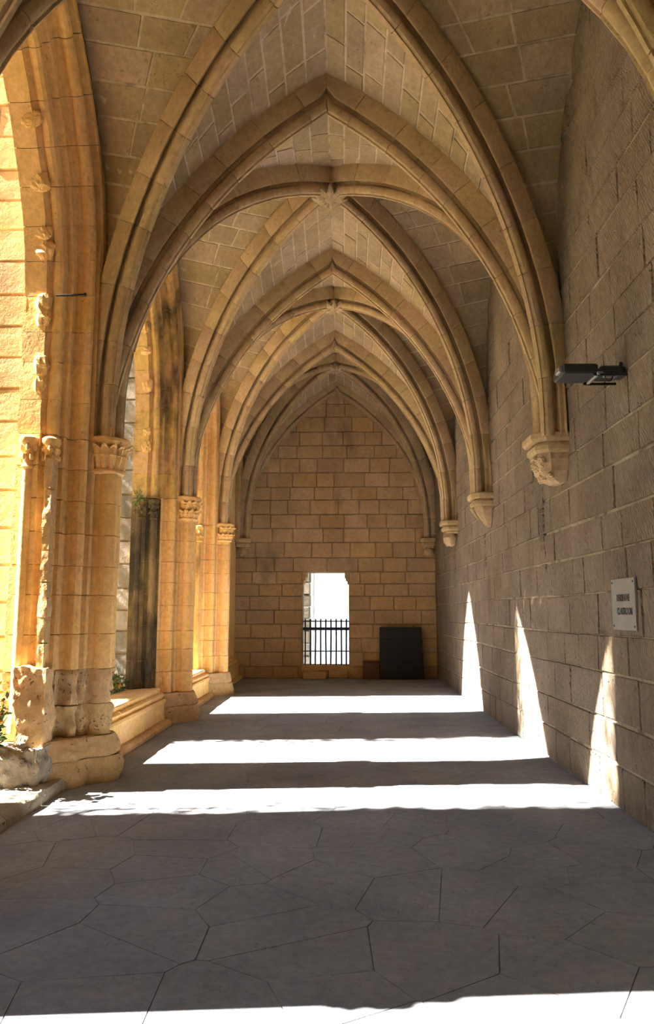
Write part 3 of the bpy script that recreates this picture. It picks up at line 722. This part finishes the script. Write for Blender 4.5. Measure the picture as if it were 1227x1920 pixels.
# ------------------------------------------------------------------ buttresses outside
def buttress(yc, label, mat, xo=-4.9, hw=.42, zt=8.2):
    Bt = thing('buttress', label, 'buttress', (-3.9, yc, 0), 'arcade buttresses')
    xi = XS-.84
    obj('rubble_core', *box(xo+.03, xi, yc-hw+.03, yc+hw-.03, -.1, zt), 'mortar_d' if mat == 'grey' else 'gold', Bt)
    zs = breaks(0, zt, .34, .1)
    for i, (z0, z1) in enumerate(zip(zs[:-1], zs[1:])):
        for y, fl in ((yc-hw+.02, 1), (yc+hw-.02, -1)):
            xs = breaks(xo, xi+.02, .52, .35, random.uniform(.4, 1.1))
            if fl < 0: xs = breaks(xo, xi, .9)
            for a, b in zip(xs[:-1], xs[1:]):
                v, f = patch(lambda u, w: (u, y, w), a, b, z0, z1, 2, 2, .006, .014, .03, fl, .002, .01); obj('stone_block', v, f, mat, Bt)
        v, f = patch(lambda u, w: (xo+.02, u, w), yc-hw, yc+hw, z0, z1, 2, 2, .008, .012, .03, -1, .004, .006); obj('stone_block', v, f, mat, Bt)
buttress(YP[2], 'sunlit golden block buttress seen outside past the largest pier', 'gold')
buttress(YP[3], 'grey weathered block buttress seen through the second opening', 'grey')
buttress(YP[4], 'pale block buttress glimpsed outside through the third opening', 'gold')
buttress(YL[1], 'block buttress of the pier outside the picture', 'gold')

# ------------------------------------------------------------------ things on the right wall: sign and floodlight
sg = thing('wall_sign', 'grey rectangular classroom sign with black lettering screwed to the solid wall', 'sign', (XR-.03, 6.09, 1.66))
obj('plate', *cbox(XR-.034, XR-.014, 5.78, 6.28, 1.455, 1.865, .003), 'plate', sg)
for y, z in ((5.81, 1.835), (6.25, 1.835), (5.81, 1.485), (6.25, 1.485)):
    v, f = tube([(XR-.038, y, z), (XR-.032, y, z)], .008, 10); obj('screw', v, f, 'iron', sg)
def text(body, y, z, size, width):
    cu = bpy.data.curves.new('t', 'FONT'); cu.body = body; cu.size = size; cu.extrude = .0012; cu.offset = .0012
    o = bpy.data.objects.new('tmp', cu); COL.objects.link(o); bpy.context.view_layer.update()
    me = bpy.data.meshes.new_from_object(o.evaluated_get(bpy.context.evaluated_depsgraph_get())); COL.objects.unlink(o); bpy.data.objects.remove(o)
    x0 = min(v.co.x for v in me.vertices); sx = width/(max(v.co.x for v in me.vertices)-x0)
    # x of the text runs towards -y on the wall (the face looks to -x)
    vs = [(XR-.0355-v.co.z, y-(v.co.x-x0)*sx, z+v.co.y) for v in me.vertices]; fs = [tuple(p.vertices) for p in me.polygons]
    bpy.data.meshes.remove(me); return obj('lettering', vs, fs, 'ink', sg)
text('DERSHANE', 6.16, 1.685, .078, .275); text('CLASSROOM', 6.16, 1.578, .078, .315)

ZL = 3.50
fd = thing('wall_floodlight', 'flat black floodlight on a short arm high on the solid wall', 'lamp', (XR, 5.83, ZL))
obj('housing', *cbox(1.74, 2.02, 5.70, 5.98, ZL-.03, ZL+.05, .012), 'lamp', fd)
obj('rear_box', *cbox(2.04, 2.22, 5.72, 5.96, ZL-.025, ZL+.04, .015), 'lamp', fd)
obj('bezel_strip', *cbox(2.005, 2.03, 5.69, 5.99, ZL-.045, ZL-.02, .004), 'steel', fd)
obj('end_clip', *cbox(1.715, 1.75, 5.74, 5.84, ZL-.01, ZL+.035, .006), 'steel', fd)
for y in (5.715, 5.965): obj('bracket_arm', *cbox(1.98, 2.25, y-.008, y+.008, ZL-.05, ZL-.03, .003), 'lamp', fd)
obj('inner_bar', *cbox(2.08, 2.17, 5.76, 5.79, ZL-.045, ZL-.025, .003), 'steel', fd)
obj('mount', *cbox(2.19, XR+.0, 5.78, 5.90, ZL-.03, ZL+.05, .008), 'lamp', fd)
obj('mount_knob', *tube([(2.235, 5.84, ZL+.04), (2.25, 5.84, ZL+.10)], .014, 10), 'lamp', fd)
obj('cable', *tube([(2.07, 5.72, ZL-.03)]+[(2.10-.032*cos(pi*k/8), 5.71, ZL-.04-.055*sin(pi*k/8)) for k in range(9)]+[(2.135, 5.72, ZL-.03)], .0055, 8), 'lamp', fd, smooth=True)

# ------------------------------------------------------------------ things at the end wall
gt = thing('iron_railing', 'black iron bar railing closing the lower half of the bright doorway', 'railing', (-.45, YE+.3, DZ0))
yr = YE+.34
for k in range(9):
    x = DX0+.06+k*.128; obj('bar', *tube([(x+.008*sin(k*2.1), yr, DZ0-.02), (x+.004*sin(k*1.3), yr, 1.0), (x, yr, 1.40), (x, yr, 1.43)], [.019, .019, .019, .004], 6), 'iron', gt)
obj('top_rail', *cbox(DX0-.02, DX1+.02, yr-.03, yr+.03, 1.145, 1.215, .006), 'iron', gt)
for z in (.63, 1.365): obj('thin_rail', *tube([(DX0-.02, yr, z), (DX1+.02, yr, z)], .014, 6), 'iron', gt)
pb = thing('panel_stack', 'black slatted panel board leaning at the end wall near the right corner', 'panel', (1.37, YE-.25, 0))
zz = [0, .36, .66, .95, 1.235]
for k in range(4):
    s = .06*(1-zz[k]); x0 = .87-.01*(3-k)*.5; x1 = 1.86+.035*(3-k)/3+.01
    obj('board', *cbox(x0, x1, YE-.34+zz[k]*.1, YE-.20+zz[k]*.1, zz[k]+.004, zz[k+1]-.006, .008), 'black', pb)
    if k: obj('board_edge', *cbox(x0+.01, x1-.01, YE-.335+zz[k]*.1, YE-.21+zz[k]*.1, zz[k]-.008, zz[k]+.006, .002), 'seam', pb)
wb = thing('wooden_box', 'dark red-brown wooden box on the floor between doorway and black panel', 'box', (.66, YE-.18, 0))
obj('body', *cbox(.46, .85, YE-.33, YE-.04, 0.002, .39, .008), 'wood', wb)
obj('lid', *cbox(.45, .86, YE-.34, YE-.035, .392, .42, .006), 'wood', wb)
obj('step_block', *cbox(-.98, -.42, YE-.34, YE-.03, .0, .175, .02, .006), 'end', None, False, 40, 'pale stone step block on the floor under the bright doorway', 'step')
ob = thing('gate_pillar', 'grey block pillar standing outside the doorway', 'pillar', (-1.3, 20.2, -.5))
for k in range(13):
    z = -.5+k*.32; obj('stone_block', *cbox(-2.2, -.90+(.0 if k % 2 else -.01), 19.8, 20.5, z+.006, z+.314, .015, .004), 'grey', ob)
ob2 = thing('sunlit_strip', 'sunlit strip outside the doorway, a wall edge coloured pale behind the grey pillar', 'wall', (-1.3, 21.5, -.5))
obj('wall_body', *cbox(-2.2, -.84, 21.2, 21.8, -.6, 4.6, .02), 'sun_strip', ob2)
obj('coping', *cbox(-2.25, -.80, 21.15, 21.85, 4.6, 4.7, .02), 'sun_strip', ob2)
obj('terrace', *box(-8, 8, 19.1, 26, -.7, -.2), 'floor', None, kind='structure')
rd = thing('iron_pin', 'thin rusty iron pin stuck in the largest pier above its capital', 'pin', (-2.75, 6.85, 4.6))
obj('shaft', *tube([(-2.55, 6.9, 4.70), (-2.80, 6.83, 4.66)], .008, 8), 'iron', rd); obj('head', *tube([(-2.55, 6.9, 4.70), (-2.53, 6.905, 4.705)], .016, 8), 'iron', rd)

# ------------------------------------------------------------------ plants
def leafq(p, d, n, L, w):
    s = d.cross(n).normalized(); n = s.cross(d).normalized()
    a = p; b = p+d*L*.5+s*w*.5+n*L*.06; c = p+d*L; e = p+d*L*.5-s*w*.5+n*L*.06
    return [tuple(a), tuple(b), tuple(c), tuple(e)], [(0, 1, 2), (0, 2, 3)]
def rdir(zmin=-1):
    while True:
        v = Vector((random.uniform(-1, 1), random.uniform(-1, 1), random.uniform(zmin, 1)))
        if .1 < v.length < 1: return v.normalized()
def bush(x, y, z, h, w, label, nst, nfl):
    B = thing('flowering_bush', label, 'bush', (x, y, z), 'orange flowering bushes')
    lv = []
    for s in range(nst):
        a = random.uniform(0, 2*pi); r = random.uniform(.2, 1)*w; H = h*random.uniform(.55, 1)
        pts = [Vector((x+r*.25*cos(a), y+r*.25*sin(a), z)), Vector((x+r*.6*cos(a), y+r*.6*sin(a), z+H*.55)), Vector((x+r*cos(a), y+r*sin(a), z+H))]
        obj('stem', *tube(pts, [.008, .006, .003], 5), 'stem', B)
        for k in range(34):
            t = random.uniform(.1, 1)*2; i = min(1, int(t)); p = pts[i].lerp(pts[i+1], t-i)+rdir()*.03
            lv.append(leafq(p, rdir(-.3), rdir(), random.uniform(.05, .10), random.uniform(.025, .045)))
    obj('leaves', *merge(*lv), 'leaf', B, kind='stuff')
    for k in range(nfl):
        a = random.uniform(0, 2*pi); r = sqrt(random.random())*w; p = Vector((x+r*cos(a), y+r*sin(a), z+h*random.uniform(.6, 1.08)))
        fl_ = [leafq(p, Vector((cos(2*pi*m/7), sin(2*pi*m/7), .35)).normalized(), Vector((0, 0, 1)), .046, .036) for m in range(7)]+[leafq(p+Vector((0, 0, .008)), Vector((cos(2*pi*m/5+.3), sin(2*pi*m/5+.3), .9)).normalized(), Vector((0, 0, 1)), .032, .028) for m in range(5)]
        obj('flower', *merge(*fl_), 'petal' if random.random() < .75 else 'petal2', B)
bush(-3.27, 10.25, -.06, 1.0, .24, 'leafy bush with orange flowers behind the first parapet', 18, 42)
bush(-3.20, 10.62, -.06, .80, .16, 'lower green bush with few flowers beside the grey buttress foot', 12, 6)
bush(-3.14, 6.60, -.06, 1.05, .17, 'orange flowering bush at the picture edge beside the sunlit buttress', 16, 40)
bush(-3.25, 14.1, -.06, .75, .16, 'small flowering bush glimpsed past the middle pier', 10, 12)
ft = thing('wall_fern', 'small green fern tuft growing from the dark capital of the middle pier', 'fern', (-3.0, 10.72, 3.24))
for k in range(16):
    d = (Vector((-.2, -.5, .1))+rdir()*.8).normalized(); p = Vector((-3.0, 10.72, 3.24)); obj('frond', *merge(*[leafq(p+d*.03*m, (d+rdir()*.6).normalized(), rdir(), .05, .02) for m in range(5)]), 'leaf', ft)

def cypress(x, y, h, r, label):  # trees out of view, crowns shaped to cut the sun bands
    T = thing('shade_cypress', label, 'tree', (x, y, -.1), 'unseen courtyard cypresses')
    obj('trunk', *tube([(x, y, -.1), (x+.03, y, h*.4), (x, y, h*.9)], [.16, .12, .03], 8), 'bark', T)
    core = [(r*.8*min(1, .35+(t)*5)*(1-t**6)+.02, .5+t*(h-.5)) for t in [i/12 for i in range(13)]]
    obj('crown_core', *lathe(x, y, core, 14, wob=.12), 'leaf2', T)
    lv = []
    for k in range(7000):
        t = random.random(); a = random.uniform(0, 2*pi); R0 = r*min(1, .35+t*5)*(1-t**6)+.02; z = .5+t*(h-.5)
        rr = R0*random.uniform(.72, 1.08)*(1+.16*noise.noise(Vector((cos(a)*1.5, sin(a)*1.5+y, z*1.2))))
        lv.append(leafq(Vector((x+rr*cos(a), y+rr*sin(a), z)), (Vector((cos(a)*.5, sin(a)*.5, 1))+rdir()*.5).normalized(), rdir(), .16, .06))
    obj('foliage', *merge(*lv), 'leaf2', T, kind='stuff')
cypress(-6.6, 4.78, 15.5, 1.20, 'tall unseen cypress shading the open bay from the courtyard')
cypress(-6.6, 9.90, 14.5, .86, 'unseen cypress added to shade the opening before the grey buttress')  # added to block the sun over half of the second opening
cypress(-6.6, 1.15, 14.5, 1.3, 'unseen broad cypress added to darken the walk beside the viewpoint')  # added to keep sun and bounce off the foreground
